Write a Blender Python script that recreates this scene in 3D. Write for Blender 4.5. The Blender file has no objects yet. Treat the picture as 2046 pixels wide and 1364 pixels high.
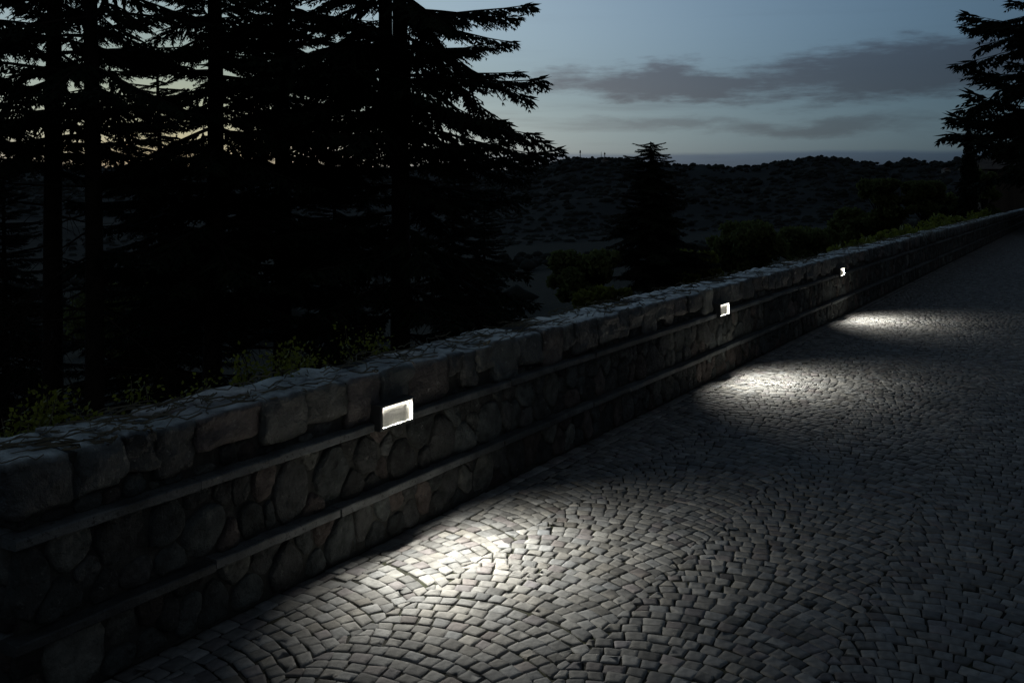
import bpy, math, random
import numpy as np
from math import radians, sin, cos, pi

scene = bpy.context.scene
COL = scene.collection
RNG = np.random.default_rng(7)

# ------------------------------------------------------------------ camera
CAM_H, WALL_D = 1.6, 2.81          # eye height, distance from the wall face
YAW = radians(30.2)                # view direction, counter-clockwise from +X (the wall's direction)
cam_d = bpy.data.cameras.new('camera')
cam = bpy.data.objects.new('camera', cam_d)
COL.objects.link(cam)
cam.location = (0, -WALL_D, CAM_H)
cam.rotation_euler = (radians(90), 0, YAW - radians(90))
cam_d.sensor_width = 36.0
cam_d.lens = 35.0
cam_d.shift_y = -297 / 2046        # architectural shift lens, verticals stay vertical
cam_d.clip_start = 0.05
cam_d.clip_end = 20000
scene.camera = cam
FW = np.array([cos(YAW), sin(YAW)])
RT = np.array([sin(YAW), -cos(YAW)])


def place(px, depth):
    """ground position of a bearing (photo column) at a distance along the view axis"""
    p = np.array([0, -WALL_D]) + depth * FW + (px - 1023) / 1989.0 * depth * RT
    return float(p[0]), float(p[1])


def level(py, depth):
    return CAM_H + (385 - py) / 1989.0 * depth


# ------------------------------------------------------------------ sky and exposure
SUN_AZ = radians(41)               # clockwise from +Y : behind the tall conifers
SUN_EL = radians(-1.6)
world = bpy.data.worlds.new('World')
scene.world = world
world.use_nodes = True
wn, wl = world.node_tree.nodes, world.node_tree.links
wn.clear()


def N(nt, kind, **kw):
    n = nt.nodes.new(kind)
    for k, v in kw.items():
        setattr(n, k, v)
    return n


def setin(n, **kw):
    for k, v in kw.items():
        n.inputs[k.replace('_', ' ')].default_value = v


WT = world.node_tree


def wmath(op, a, b=None, c=None, clamp=False):
    n = N(WT, 'ShaderNodeMath', operation=op, use_clamp=clamp)
    for i, v in enumerate((a, b, c)):
        if v is None:
            continue
        if isinstance(v, (int, float)):
            n.inputs[i].default_value = v
        else:
            wl.new(v, n.inputs[i])
    return n.outputs[0]


def wsmooth(v, lo, hi):
    n = N(WT, 'ShaderNodeMapRange', interpolation_type='SMOOTHSTEP')
    n.inputs[1].default_value = lo
    n.inputs[2].default_value = hi
    wl.new(v, n.inputs[0])
    return n.outputs[0]


sky = N(WT, 'ShaderNodeTexSky', sky_type='NISHITA')
sky.sun_disc = False
sky.sun_elevation = SUN_EL
sky.sun_rotation = SUN_AZ
sky.altitude = 300
sky.air_density = 1.0
sky.dust_density = 2.0
sky.ozone_density = 2.0
geo = N(WT, 'ShaderNodeTexCoord')
sepv = N(WT, 'ShaderNodeSeparateXYZ')
wl.new(geo.outputs['Generated'], sepv.inputs[0])
dotn = N(WT, 'ShaderNodeVectorMath', operation='DOT_PRODUCT')
wl.new(geo.outputs['Generated'], dotn.inputs[0])
dotn.inputs[1].default_value = (sin(SUN_AZ), cos(SUN_AZ), 0.0)
gam = wmath('ARCCOSINE', wmath('MINIMUM', dotn.outputs['Value'], 1.0))     # angle from the sunset


def wgauss(width):
    q = wmath('POWER', wmath('DIVIDE', gam, radians(width)), 2.0)
    return wmath('POWER', 2.718, wmath('MULTIPLY', q, -1.0))


def wmix(fac, a, b, blend='MIX'):
    n = N(WT, 'ShaderNodeMix', data_type='RGBA', blend_type=blend)
    for i, v in ((0, fac), (6, a), (7, b)):
        if isinstance(v, (int, float)):
            n.inputs[i].default_value = v
        elif isinstance(v, tuple):
            n.inputs[i].default_value = (*v, 1)
        else:
            wl.new(v, n.inputs[i])
    return n.outputs[2]


def whsv(c, sat):
    n = N(WT, 'ShaderNodeHueSaturation')
    setin(n, Saturation=sat)
    wl.new(c, n.inputs['Color'])
    return n.outputs[0]


warm_sky = wmix(1.0, whsv(sky.outputs[0], 0.5), (0.66, 0.80, 0.62), 'MULTIPLY')
tint_sky = wmix(wsmooth(gam, radians(16), radians(48)), (0.84, 1.05, 1.18), (0.60, 0.98, 1.34))
tint_sky = wmix(wsmooth(gam, radians(55), radians(90)), tint_sky, (0.86, 1.0, 1.08))
cool_sky = wmix(1.0, whsv(sky.outputs[0], 0.28), tint_sky, 'MULTIPLY')
skycol = wmix(wgauss(13), cool_sky, warm_sky)
fall = wmath('MINIMUM', wmath('ADD', wmath('MULTIPLY', wgauss(33), 0.72), 0.28), 0.82)            # dusk darkens away from the sunset
comb_f = N(WT, 'ShaderNodeCombineColor')
for i in range(3):
    wl.new(fall, comb_f.inputs[i])
skycol = wmix(1.0, skycol, comb_f.outputs[0], 'MULTIPLY')
az = wmath('ARCTAN2', sepv.outputs[1], sepv.outputs[0])       # angle from +X
el = wmath('ARCSINE', sepv.outputs[2])


def wnoise(sx, sy, scale, detail=6, rough=0.55, off=0.0, dist=0.0):
    comb = N(WT, 'ShaderNodeCombineXYZ')
    wl.new(wmath('MULTIPLY', az, sx), comb.inputs[0])
    wl.new(wmath('MULTIPLY', el, sy), comb.inputs[1])
    comb.inputs[2].default_value = off
    t = N(WT, 'ShaderNodeTexNoise')
    setin(t, Scale=scale, Detail=detail, Roughness=rough, Distortion=dist)
    wl.new(comb.outputs[0], t.inputs['Vector'])
    return t.outputs[0]


warp_a = wmath('SUBTRACT', wnoise(3, 9, 4.0, off=1.3), 0.5)
warp_b = wmath('SUBTRACT', wnoise(3, 9, 4.0, off=7.7), 0.5)
fine = wnoise(4, 22, 7.0, detail=8, rough=0.62, off=3.1)


def bank(a0, e0, ra, re, tilt=0.0, soft=0.55, wob=1.0):
    """soft-edged bank of cloud centred on a bearing and a height in the sky"""
    da = wmath('SUBTRACT', az, a0)
    da = wmath('ADD', da, wmath('MULTIPLY', warp_a, 0.10 * wob))
    de = wmath('SUBTRACT', el, e0)
    de = wmath('SUBTRACT', de, wmath('MULTIPLY', da, tilt))
    de = wmath('ADD', de, wmath('MULTIPLY', warp_b, 0.055 * wob))
    d2 = wmath('ADD', wmath('POWER', wmath('ABSOLUTE', wmath('DIVIDE', da, ra)), 2.0),
               wmath('POWER', wmath('ABSOLUTE', wmath('DIVIDE', de, re)), 2.0))
    v = wmath('SUBTRACT', 1.0, wmath('SQRT', d2))
    v = wmath('ADD', v, wmath('MULTIPLY', wmath('SUBTRACT', fine, 0.5), 1.0))
    return wsmooth(v, -0.05, soft + 0.08)


def bearing(px):
    return YAW - math.atan((px - 1023) / 1989)


def elev(px, py):
    return math.atan((385 - py) / math.hypot(1989, px - 1023))


clouds = bank(bearing(1350), elev(1350, 166), 0.18, 0.022, tilt=0.02)
for args in (
    (bearing(1830), elev(1830, 138), 0.25, 0.033, -0.05, 0.5, 0.8),
    (bearing(2500), elev(2500, 120), 0.25, 0.035, 0.03, 0.6, 1.0),
):
    b = bank(*args)
    clouds = wmath('MAXIMUM', clouds, b)
thin = wmath('MULTIPLY', bank(bearing(1620), elev(1620, 255), 0.13, 0.014, 0.0, 0.7, 0.7), 0.7)
clouds = wmath('MAXIMUM', clouds, thin)
thin = wmath('MULTIPLY', bank(bearing(1330), elev(1330, 250), 0.14, 0.009, 0.0, 0.8, 0.7), 0.6)
clouds = wmath('MAXIMUM', clouds, thin)
# faint streaks over the whole sky
streak = wsmooth(wnoise(1.6, 22, 2.2, detail=6, rough=0.6, off=5.5), 0.52, 0.75)
lowsky = wmath('SUBTRACT', 1.0, wsmooth(el, 0.05, 0.16))
clouds = wmath('MAXIMUM', clouds, wmath('MULTIPLY', streak, wmath('ADD', wmath('MULTIPLY', lowsky, 0.4), 0.08)))
# low flat bank lying on the horizon
lowb = wmath('MULTIPLY', wmath('SUBTRACT', 1.0, wsmooth(wmath('ADD', el, wmath('MULTIPLY', warp_b, 0.006)), 0.036, 0.0415)), 0.85)
glow_az = wmath('ABSOLUTE', wmath('SUBTRACT', az, radians(49)))
lowb = wmath('MULTIPLY', lowb, wsmooth(glow_az, 0.22, 0.42))

ccol = N(WT, 'ShaderNodeMix', data_type='RGBA', blend_type='MULTIPLY')
ccol.inputs[0].default_value = 1.0
wl.new(skycol, ccol.inputs[6])
ccol.inputs[7].default_value = (0.53, 0.45, 0.46, 1)
mixc = N(WT, 'ShaderNodeMix', data_type='RGBA')
wl.new(wmath('MULTIPLY', clouds, 0.97), mixc.inputs[0])
wl.new(skycol, mixc.inputs[6])
wl.new(ccol.outputs[2], mixc.inputs[7])
skyfin = wmix(lowb, mixc.outputs[2], wmix(1.0, mixc.outputs[2], (0.50, 0.56, 0.72), 'MULTIPLY'))
bg = N(WT, 'ShaderNodeBackground')
bg.inputs['Strength'].default_value = 1.2
wl.new(skyfin, bg.inputs['Color'])
wout = N(WT, 'ShaderNodeOutputWorld')
wl.new(bg.outputs[0], wout.inputs[0])

vs = scene.view_settings
scene.display_settings.display_device = 'sRGB'
vs.view_transform = 'Standard'
vs.look = 'None'
vs.gamma = 1.0
vs.use_curve_mapping = False
vs.exposure = 0.0
scene.cycles.use_denoising = True
scene.cycles.max_bounces = 6
scene.cycles.transparent_max_bounces = 8
scene.cycles.sample_clamp_indirect = 4.0


# ------------------------------------------------------------------ helpers
def tag(o, label=None, cat=None, group=None, kind=None):
    if label: o['label'] = label
    if cat: o['category'] = cat
    if group: o['group'] = group
    if kind: o['kind'] = kind
    return o


def empty(name, loc=(0, 0, 0), rz=0.0):
    o = bpy.data.objects.new(name, None)
    COL.objects.link(o)
    o.location = loc
    o.rotation_euler = (0, 0, rz)
    return o


def mesh_obj(name, verts, faces, mat, parent=None, smooth=False, tint=None, loc=None):
    """verts (n,3); faces: list of index lists, or one (m,k) array; tint: (n,3) colour per vertex"""
    me = bpy.data.meshes.new(name)
    verts = np.asarray(verts, dtype=np.float32)
    if isinstance(faces, np.ndarray):
        m, k = faces.shape
        me.vertices.add(len(verts))
        me.vertices.foreach_set('co', verts.ravel())
        me.loops.add(m * k)
        me.loops.foreach_set('vertex_index', faces.astype(np.int32).ravel())
        me.polygons.add(m)
        me.polygons.foreach_set('loop_start', np.arange(0, m * k, k, dtype=np.int32))
        me.polygons.foreach_set('loop_total', np.full(m, k, dtype=np.int32))
        me.update(calc_edges=True)
    else:
        me.from_pydata([tuple(map(float, v)) for v in verts], [], [list(map(int, f)) for f in faces])
    if smooth:
        me.polygons.foreach_set('use_smooth', np.ones(len(me.polygons), dtype=bool))
    if tint is not None:
        a = me.attributes.new('tint', 'FLOAT_COLOR', 'POINT')
        t = np.ones((len(verts), 4), dtype=np.float32)
        t[:, :3] = tint
        a.data.foreach_set('color', t.ravel())
    me.materials.append(mat)
    o = bpy.data.objects.new(name, me)
    COL.objects.link(o)
    if parent is not None:
        o.parent = parent
    if loc is not None:
        o.location = loc
    return o


class MB:
    def __init__(self):
        self.v, self.f, self.n = [], [], 0

    def add(self, v, f):
        v = np.asarray(v, dtype=float)
        self.v.append(v)
        self.f += [[i + self.n for i in q] for q in f]
        self.n += len(v)

    def box(self, x0, x1, y0, y1, z0, z1):
        v = [(x, y, z) for z in (z0, z1) for y in (y0, y1) for x in (x0, x1)]
        self.add(v, [(0, 2, 3, 1), (4, 5, 7, 6), (0, 1, 5, 4), (2, 6, 7, 3), (0, 4, 6, 2), (1, 3, 7, 5)])

    def tube(self, pts, radii, sides=6, cap=True):
        pts = np.asarray(pts, dtype=float)
        n = len(pts)
        vs_ = []
        for i in range(n):
            d = pts[min(i + 1, n - 1)] - pts[max(i - 1, 0)]
            d = d / (np.linalg.norm(d) + 1e-9)
            up = np.array([0, 0, 1.0]) if abs(d[2]) < 0.9 else np.array([1.0, 0, 0])
            a = np.cross(d, up); a /= np.linalg.norm(a)
            b = np.cross(d, a)
            for k in range(sides):
                t = 2 * pi * k / sides
                vs_.append(pts[i] + radii[i] * (a * cos(t) + b * sin(t)))
        f = []
        for i in range(n - 1):
            for k in range(sides):
                k2 = (k + 1) % sides
                f.append((i * sides + k, i * sides + k2, (i + 1) * sides + k2, (i + 1) * sides + k))
        if cap:
            f.append(tuple(range(sides)))
            f.append(tuple(range((n - 1) * sides, n * sides))[::-1])
        self.add(vs_, f)

    def build(self, name, mat, parent=None, smooth=False, tint=None, loc=None):
        v = np.concatenate(self.v)
        return mesh_obj(name, v, self.f, mat, parent, smooth, tint, loc)


def material(name, col, rough=0.7, vary=0.3, scale=6.0, bump=0.3, bump_scale=40.0, tint=False, spec=0.4,
             speck=None, translucent=0.0, coord='Object', bump_dist=0.01, speck_scale=30.0, speck_lo=0.62, speck_hi=0.7):
    m = bpy.data.materials.new(name)
    m.use_nodes = True
    nt = m.node_tree
    nt.nodes.clear()
    L = nt.links
    out = N(nt, 'ShaderNodeOutputMaterial')
    p = N(nt, 'ShaderNodeBsdfPrincipled')
    setin(p, Roughness=rough)
    p.inputs['Specular IOR Level'].default_value = spec
    tc = N(nt, 'ShaderNodeTexCoord')
    no = N(nt, 'ShaderNodeTexNoise')
    setin(no, Scale=scale, Detail=6.0, Roughness=0.6)
    L.new(tc.outputs[coord], no.inputs['Vector'])
    mr = N(nt, 'ShaderNodeMapRange')
    mr.inputs[1].default_value, mr.inputs[2].default_value = 0.3, 0.7
    mr.inputs[3].default_value, mr.inputs[4].default_value = 1 - vary, 1 + vary
    L.new(no.outputs[0], mr.inputs[0])
    mul = N(nt, 'ShaderNodeMix', data_type='RGBA', blend_type='MULTIPLY')
    mul.inputs[0].default_value = 1.0
    if tint:
        at = N(nt, 'ShaderNodeAttribute', attribute_name='tint')
        L.new(at.outputs['Color'], mul.inputs[6])
    else:
        mul.inputs[6].default_value = (*col, 1)
    comb = N(nt, 'ShaderNodeCombineColor')
    for i in range(3):
        L.new(mr.outputs[0], comb.inputs[i])
    L.new(comb.outputs[0], mul.inputs[7])
    colout = mul.outputs[2]
    if speck is not None:
        n2 = N(nt, 'ShaderNodeTexNoise')
        setin(n2, Scale=speck_scale, Detail=5.0, Roughness=0.7)
        L.new(tc.outputs[coord], n2.inputs['Vector'])
        m2 = N(nt, 'ShaderNodeMapRange')
        m2.inputs[1].default_value, m2.inputs[2].default_value = speck_lo, speck_hi
        L.new(n2.outputs[0], m2.inputs[0])
        mx = N(nt, 'ShaderNodeMix', data_type='RGBA')
        L.new(m2.outputs[0], mx.inputs[0])
        L.new(colout, mx.inputs[6])
        mx.inputs[7].default_value = (*speck, 1)
        colout = mx.outputs[2]
    L.new(colout, p.inputs['Base Color'])
    if bump > 0:
        n3 = N(nt, 'ShaderNodeTexNoise')
        setin(n3, Scale=bump_scale, Detail=6.0, Roughness=0.65)
        L.new(tc.outputs[coord], n3.inputs['Vector'])
        bp = N(nt, 'ShaderNodeBump')
        setin(bp, Strength=bump, Distance=bump_dist)
        L.new(n3.outputs[0], bp.inputs['Height'])
        L.new(bp.outputs[0], p.inputs['Normal'])
    surf = p.outputs[0]
    if translucent > 0:
        tr = N(nt, 'ShaderNodeBsdfTranslucent')
        L.new(colout, tr.inputs['Color'])
        ms = N(nt, 'ShaderNodeMixShader')
        ms.inputs[0].default_value = translucent
        L.new(surf, ms.inputs[1])
        L.new(tr.outputs[0], ms.inputs[2])
        surf = ms.outputs[0]
    L.new(surf, out.inputs['Surface'])
    return m


M_paver = material('paver_stone', None, rough=0.8, vary=0.28, scale=22, bump=0.55, bump_scale=70, tint=True,
                   spec=0.22, speck=(0.34, 0.33, 0.31), speck_scale=160, speck_lo=0.66, speck_hi=0.74, bump_dist=0.006)
M_joint = material('joint_earth', (0.018, 0.018, 0.012), rough=0.95, vary=0.5, scale=14, speck=(0.03, 0.036, 0.012), speck_scale=3.0, speck_lo=.5, speck_hi=.65, bump=0.8, bump_scale=90)
M_stone = material('field_stone', None, rough=0.78, vary=0.6, scale=14, bump=1.0, bump_scale=22, tint=True,
                   spec=0.25, speck=(0.2, 0.205, 0.19), speck_scale=26, speck_lo=0.62, speck_hi=0.72, bump_dist=0.03)
M_cap = material('cap_stone', None, rough=0.4, vary=0.6, scale=12, bump=1.0, bump_scale=20, tint=True,
                 spec=0.6, speck=(0.3, 0.31, 0.29), speck_scale=22, speck_lo=0.62, speck_hi=0.72, bump_dist=0.035)
M_mortar = material('old_mortar', (0.06, 0.06, 0.055), rough=0.95, vary=0.5, scale=9, bump=0.9, bump_scale=45,
                    speck=(0.09, 0.09, 0.08), speck_scale=40, spec=0.2, bump_dist=0.015)
M_ledge = material('ledge_slate', None, rough=0.6, vary=0.55, scale=7, bump=0.6, bump_scale=60, tint=True,
                   spec=0.4, speck=(0.03, 0.032, 0.03), speck_scale=55, speck_lo=0.56, speck_hi=0.64)
M_stem = material('dry_stem', (0.17, 0.15, 0.10), rough=0.9, vary=0.5, scale=5, bump=0)
M_needle = material('needles', (0.018, 0.026, 0.014), rough=0.8, vary=0.4, scale=1.2, bump=0, spec=0.15)
M_needle2 = material('needles_cedar', (0.03, 0.034, 0.018), rough=0.8, vary=0.4, scale=1.2, bump=0, spec=0.15)
M_bark = material('bark', (0.03, 0.024, 0.018), rough=0.95, vary=0.4, scale=4, bump=0.9, bump_scale=14, bump_dist=0.03, spec=0.15)
M_leaf = material('broad_leaf', (0.21, 0.22, 0.04), rough=0.7, vary=0.45, scale=0.9, bump=0, spec=0.2, translucent=0.4)
M_leaf_d = material('broad_leaf_dark', (0.15, 0.175, 0.06), rough=0.75, vary=0.45, scale=0.7, bump=0, spec=0.2, translucent=0.35)
M_vine = material('vine_leaf', (0.24, 0.25, 0.03), rough=0.5, vary=0.4, scale=9, bump=0, spec=0.35, translucent=0.4)
M_hedge = material('hedge_leaf', (0.22, 0.25, 0.04), rough=0.6, vary=0.4, scale=2.5, bump=0, spec=0.3, translucent=0.35)
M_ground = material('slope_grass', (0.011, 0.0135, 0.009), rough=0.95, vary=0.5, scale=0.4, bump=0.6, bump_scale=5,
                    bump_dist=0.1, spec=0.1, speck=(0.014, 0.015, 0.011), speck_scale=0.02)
M_hill = material('hill_cover', (0.022, 0.024, 0.023), rough=0.95, vary=0.3, scale=0.006, bump=0, spec=0.05,
                  speck=(0.03, 0.032, 0.03), speck_scale=0.008, speck_lo=0.56, speck_hi=0.6)
M_wood = material('far_wood', (0.042, 0.046, 0.041), rough=0.95, vary=0.5, scale=0.02, bump=0, spec=0.05)
M_housing = material('lamp_housing', (0.05, 0.052, 0.053), rough=0.5, vary=0.08, scale=30, bump=0.15, bump_scale=300,
                     spec=0.4, bump_dist=0.001)
M_reflect = material('lamp_reflector', (0.72, 0.71, 0.66), rough=0.5, vary=0.12, scale=90, bump=0.5, bump_scale=220,
                     spec=0.4, bump_dist=0.002)
M_board = material('dark_board', (0.11, 0.085, 0.065), rough=0.85, vary=0.4, scale=1.5, bump=0.3, bump_scale=10)
M_plaster = material('old_plaster', (0.28, 0.26, 0.23), rough=0.9, vary=0.2, scale=0.7, bump=0.1, bump_scale=6)
M_roof = material('clay_roof', (0.14, 0.075, 0.05), rough=0.9, vary=0.3, scale=0.8, bump=0.2, bump_scale=5)
M_metal = material('mast_metal', (0.1, 0.1, 0.1), rough=0.6, vary=0.2, scale=1, bump=0)
M_glass = material('dark_glass', (0.01, 0.012, 0.014), rough=0.1, vary=0.1, scale=1, bump=0, spec=0.5)


def emitter(name, col, strength):
    m = bpy.data.materials.new(name)
    m.use_nodes = True
    nt = m.node_tree
    nt.nodes.clear()
    e = N(nt, 'ShaderNodeEmission')
    e.inputs[0].default_value = (*col, 1)
    e.inputs[1].default_value = strength
    o = N(nt, 'ShaderNodeOutputMaterial')
    nt.links.new(e.outputs[0], o.inputs[0])
    return m


# smooth value noise for shaping
def vnoise(p, seed=0):
    p = np.asarray(p, dtype=float)
    i = np.floor(p).astype(np.int64)
    f = p - i
    f = f * f * (3 - 2 * f)

    def h(a):
        n = a[..., 0] * 374761393 + a[..., 1] * 668265263 + a[..., 2] * 2147483647 + seed * 974711
        n = (n ^ (n >> 13)) * 1274126177
        n = n ^ (n >> 16)
        return (n & 0xFFFF) / 65535.0
    r = 0
    for dx in (0, 1):
        for dy in (0, 1):
            for dz in (0, 1):
                w = (f[..., 0] if dx else 1 - f[..., 0]) * (f[..., 1] if dy else 1 - f[..., 1]) * (f[..., 2] if dz else 1 - f[..., 2])
                r = r + w * h(i + np.array([dx, dy, dz]))
    return r * 2 - 1


def fbm(p, seed=0, oct=4):
    p = np.asarray(p, dtype=float)
    a, r = 0.5, 0
    for k in range(oct):
        r = r + a * vnoise(p * 2 ** k, seed + k)
        a *= 0.5
    return r


# ------------------------------------------------------------------ terrain and hills
def slope_z(x, y):
    y = np.asarray(y, dtype=float)
    r = np.hypot(x, y)
    yy = np.clip(y - 0.30, 0, None)
    z = -0.06 - np.where(yy > 0, 0.25 * np.minimum(yy, 1.0), 0) - 0.24 * np.clip(yy - 0.0, 0, 30)
    z = z - 30 * (1 - np.exp(-np.clip(yy - 30, 0, None) / 180))
    z = z + 0.25 * vnoise(np.stack([np.asarray(x) * .12, y * .12, 0 * y], -1), 3) * np.clip((yy - 1) / 6, 0, 1)
    return z


na, nr = 220, 110
ang = np.linspace(0, 2 * pi, na, endpoint=False)
rad = np.concatenate([[0.0], np.geomspace(0.6, 9000, nr)])
A, R = np.meshgrid(ang, rad, indexing='ij')
tx, ty = R * np.cos(A), R * np.sin(A)
tz = slope_z(tx, ty)
tv = np.stack([tx, ty, tz], -1).reshape(-1, 3)
idx = np.arange(na * (nr + 1)).reshape(na, nr + 1)
i2 = np.roll(idx, -1, axis=0)
tf = np.stack([idx[:, :-1], idx[:, 1:], i2[:, 1:], i2[:, :-1]], -1).reshape(-1, 4)
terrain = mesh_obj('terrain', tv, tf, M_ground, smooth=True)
tag(terrain, 'dark grassy slope falling away behind the stone wall', 'ground', kind='structure')

ridge_px = np.array([-900, -500, -200, 0, 120, 220, 262, 300, 345, 400, 520, 640, 760, 900, 1000, 1040, 1085, 1120, 1150, 1180, 1215, 1245, 1280,
                     1330, 1370, 1400, 1418, 1450, 1472, 1500, 1540, 1580, 1612, 1645, 1680, 1720, 1755, 1772, 1800, 1830, 1860,
                     1885, 1920, 2000, 2100, 2400, 2900])
ridge_py = np.array([330, 322, 330, 336, 336, 334, 326, 329, 331, 336, 334, 330, 333, 338, 340, 337, 328, 319, 313, 315, 317, 317, 325,
                     328, 332, 328, 331, 336, 333, 333, 326, 321, 315, 311, 317, 322, 329, 331, 323, 319, 326,
                     324, 316, 310, 306, 300, 310])
ridge_b = np.array([bearing(p) for p in ridge_px])


def ridge_up(b):
    """height of the ridge above eye level per metre of distance, by bearing"""
    o = np.argsort(ridge_b)
    t = (385 - ridge_py) / 1989.0 * np.cos(ridge_b - YAW)
    return np.interp(b, ridge_b[o], t[o])


hb = np.linspace(radians(-24), radians(100), 620)
hr = np.concatenate([np.linspace(420, 1500, 40), np.linspace(1530, 2300, 30)])
B, HR = np.meshgrid(hb, hr, indexing='ij')
R0 = 1850 + 250 * vnoise(np.stack([B * 5, 0 * B, 0 * B], -1), 11)
top = ridge_up(B) * R0 + CAM_H
t = np.clip((HR - 420) / (R0 - 420), 0, 1)
prof = t ** 1.7
hz = -36 + (top + 36) * prof
hz = hz + 9 * (t * (1 - t) * 4) * fbm(np.stack([HR * .006 * np.cos(B), HR * .006 * np.sin(B), 0 * B], -1), 5)
back = np.clip((HR - R0) / 500, 0, 1)
hz = hz - back * 90
hx, hy = HR * np.cos(B), HR * np.sin(B) - WALL_D
hv = np.stack([hx, hy, hz], -1).reshape(-1, 3)
idx = np.arange(hv.shape[0]).reshape(B.shape)
hf = np.stack([idx[:-1, :-1], idx[:-1, 1:], idx[1:, 1:], idx[1:, :-1]], -1).reshape(-1, 4)[:, ::-1]
hills = mesh_obj('hills', hv, np.ascontiguousarray(hf), M_hill, smooth=True)
tag(hills, 'long dark wooded hill ridge along the horizon', 'hills', kind='structure')

# woods on the hills : low crowns, one mass
nb = 17000
bi = RNG.integers(1, B.shape[0] - 1, nb)
crest = RNG.random(nb) < 0.35
hi_ = np.where(crest, RNG.integers(40, 58, nb), RNG.integers(6, 46, nb))
keep = crest | (fbm(np.stack([bi * .022, hi_ * .10, 0 * bi], -1), 9) > -0.12)
bi, hi_, crest = bi[keep], hi_[keep], crest[keep]
cx, cy = hx[bi, hi_] + RNG.normal(0, 7, len(bi)), hy[bi, hi_] + RNG.normal(0, 7, len(bi))
cz = hz[bi, hi_]
rr = np.where(crest, RNG.uniform(2.0, 4.4, len(bi)), RNG.uniform(4.5, 9.0, len(bi)) * np.clip(HR[bi, hi_] / 1500, .35, 1))
cz = cz - np.where(crest, 0, rr * .35)
# copses down in the valley
nv = 1700
vb_, vd_ = RNG.uniform(radians(2), radians(62), nv), RNG.uniform(95, 430, nv)
vx_, vy_ = vd_ * np.cos(vb_), vd_ * np.sin(vb_)
kv = (fbm(np.stack([vx_ * .018, vy_ * .018, 0 * vx_], -1), 23) > -0.02) & (vy_ > 8)
vx_, vy_ = vx_[kv], vy_[kv]
cx, cy = np.concatenate([cx, vx_]), np.concatenate([cy, vy_])
cz = np.concatenate([cz, slope_z(vx_, vy_) + 1.0])
rr = np.concatenate([rr, RNG.uniform(1.2, 3.0, len(vx_))])
bi = np.zeros(len(cx))
oct_v = []
for k in range(6):
    oct_v.append((cos(k * pi / 3), sin(k * pi / 3), 0.2))
for k in range(6):
    oct_v.append((0.62 * cos((k + .5) * pi / 3), 0.62 * sin((k + .5) * pi / 3), 0.85))
oct_v.append((0, 0, 1.15)); oct_v.append((0, 0, -0.6))
oct_v = np.array(oct_v)
oct_f = []
for k in range(6):
    k2 = (k + 1) % 6
    oct_f += [(k, k2, 6 + k), (6 + k, k2, 6 + k2), (6 + k, 6 + k2, 12), (k2, k, 13)]
oct_f = np.array(oct_f)
jit = 1 + RNG.uniform(-.25, .25, (len(bi), 14, 1))
bv = (oct_v[None] * jit * rr[:, None, None] * np.array([1, 1, .75]) + np.stack([cx, cy, cz], -1)[:, None, :]).reshape(-1, 3)
bf = (oct_f[None] + (np.arange(len(bi)) * 14)[:, None, None]).reshape(-1, 3)
woods = mesh_obj('hill_woodland', bv, bf, M_wood)
tag(woods, 'far woodland covering the dark hills', 'woodland', kind='stuff')

# ------------------------------------------------------------------ paving
ROAD_Y0, ROAD_Y1, ROAD_X0, ROAD_X1 = 0.0, -4.25, -2.0, 62.0
mb = MB()
nx = 64
gx = np.linspace(ROAD_X0, ROAD_X1, nx + 1)
v = [(x, y, -0.0058) for x in gx for y in (ROAD_Y0 + 0.05, ROAD_Y1 - 0.1)]
f = [(2 * i, 2 * i + 1, 2 * i + 3, 2 * i + 2) for i in range(nx)]
mb.add(v, f)
paving = mb.build('paving', M_joint)
tag(paving, 'cobbled road of small grey setts laid in arcs', 'road', kind='structure')

cells = []                                       # 4 corners each : (x,y) x 4
ROW = 0.069
EDGE_W = 0.076
rng = np.random.default_rng(21)
for j in range(2):                               # two straight courses along the wall foot
    y1 = -0.005 - j * EDGE_W
    y0 = y1 - EDGE_W
    x = ROAD_X0 + rng.uniform(0, .1)
    while x < ROAD_X1:
        w = rng.uniform(0.065, 0.1)
        cells.append(((x, y0), (x + w, y0), (x + w, y1), (x, y1)))
        x += w
COLW, CUSP = 0.77, -0.50
ARC_R = 0.70
half = math.asin(COLW / 2 / ARC_R)
seam = {}


def seam_shift(c, k):
    if (c, k) not in seam:
        seam[(c, k)] = (.014 if (k + c) % 2 else -.014) + rng.normal(0, .008)
    return seam[(c, k)]


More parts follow.
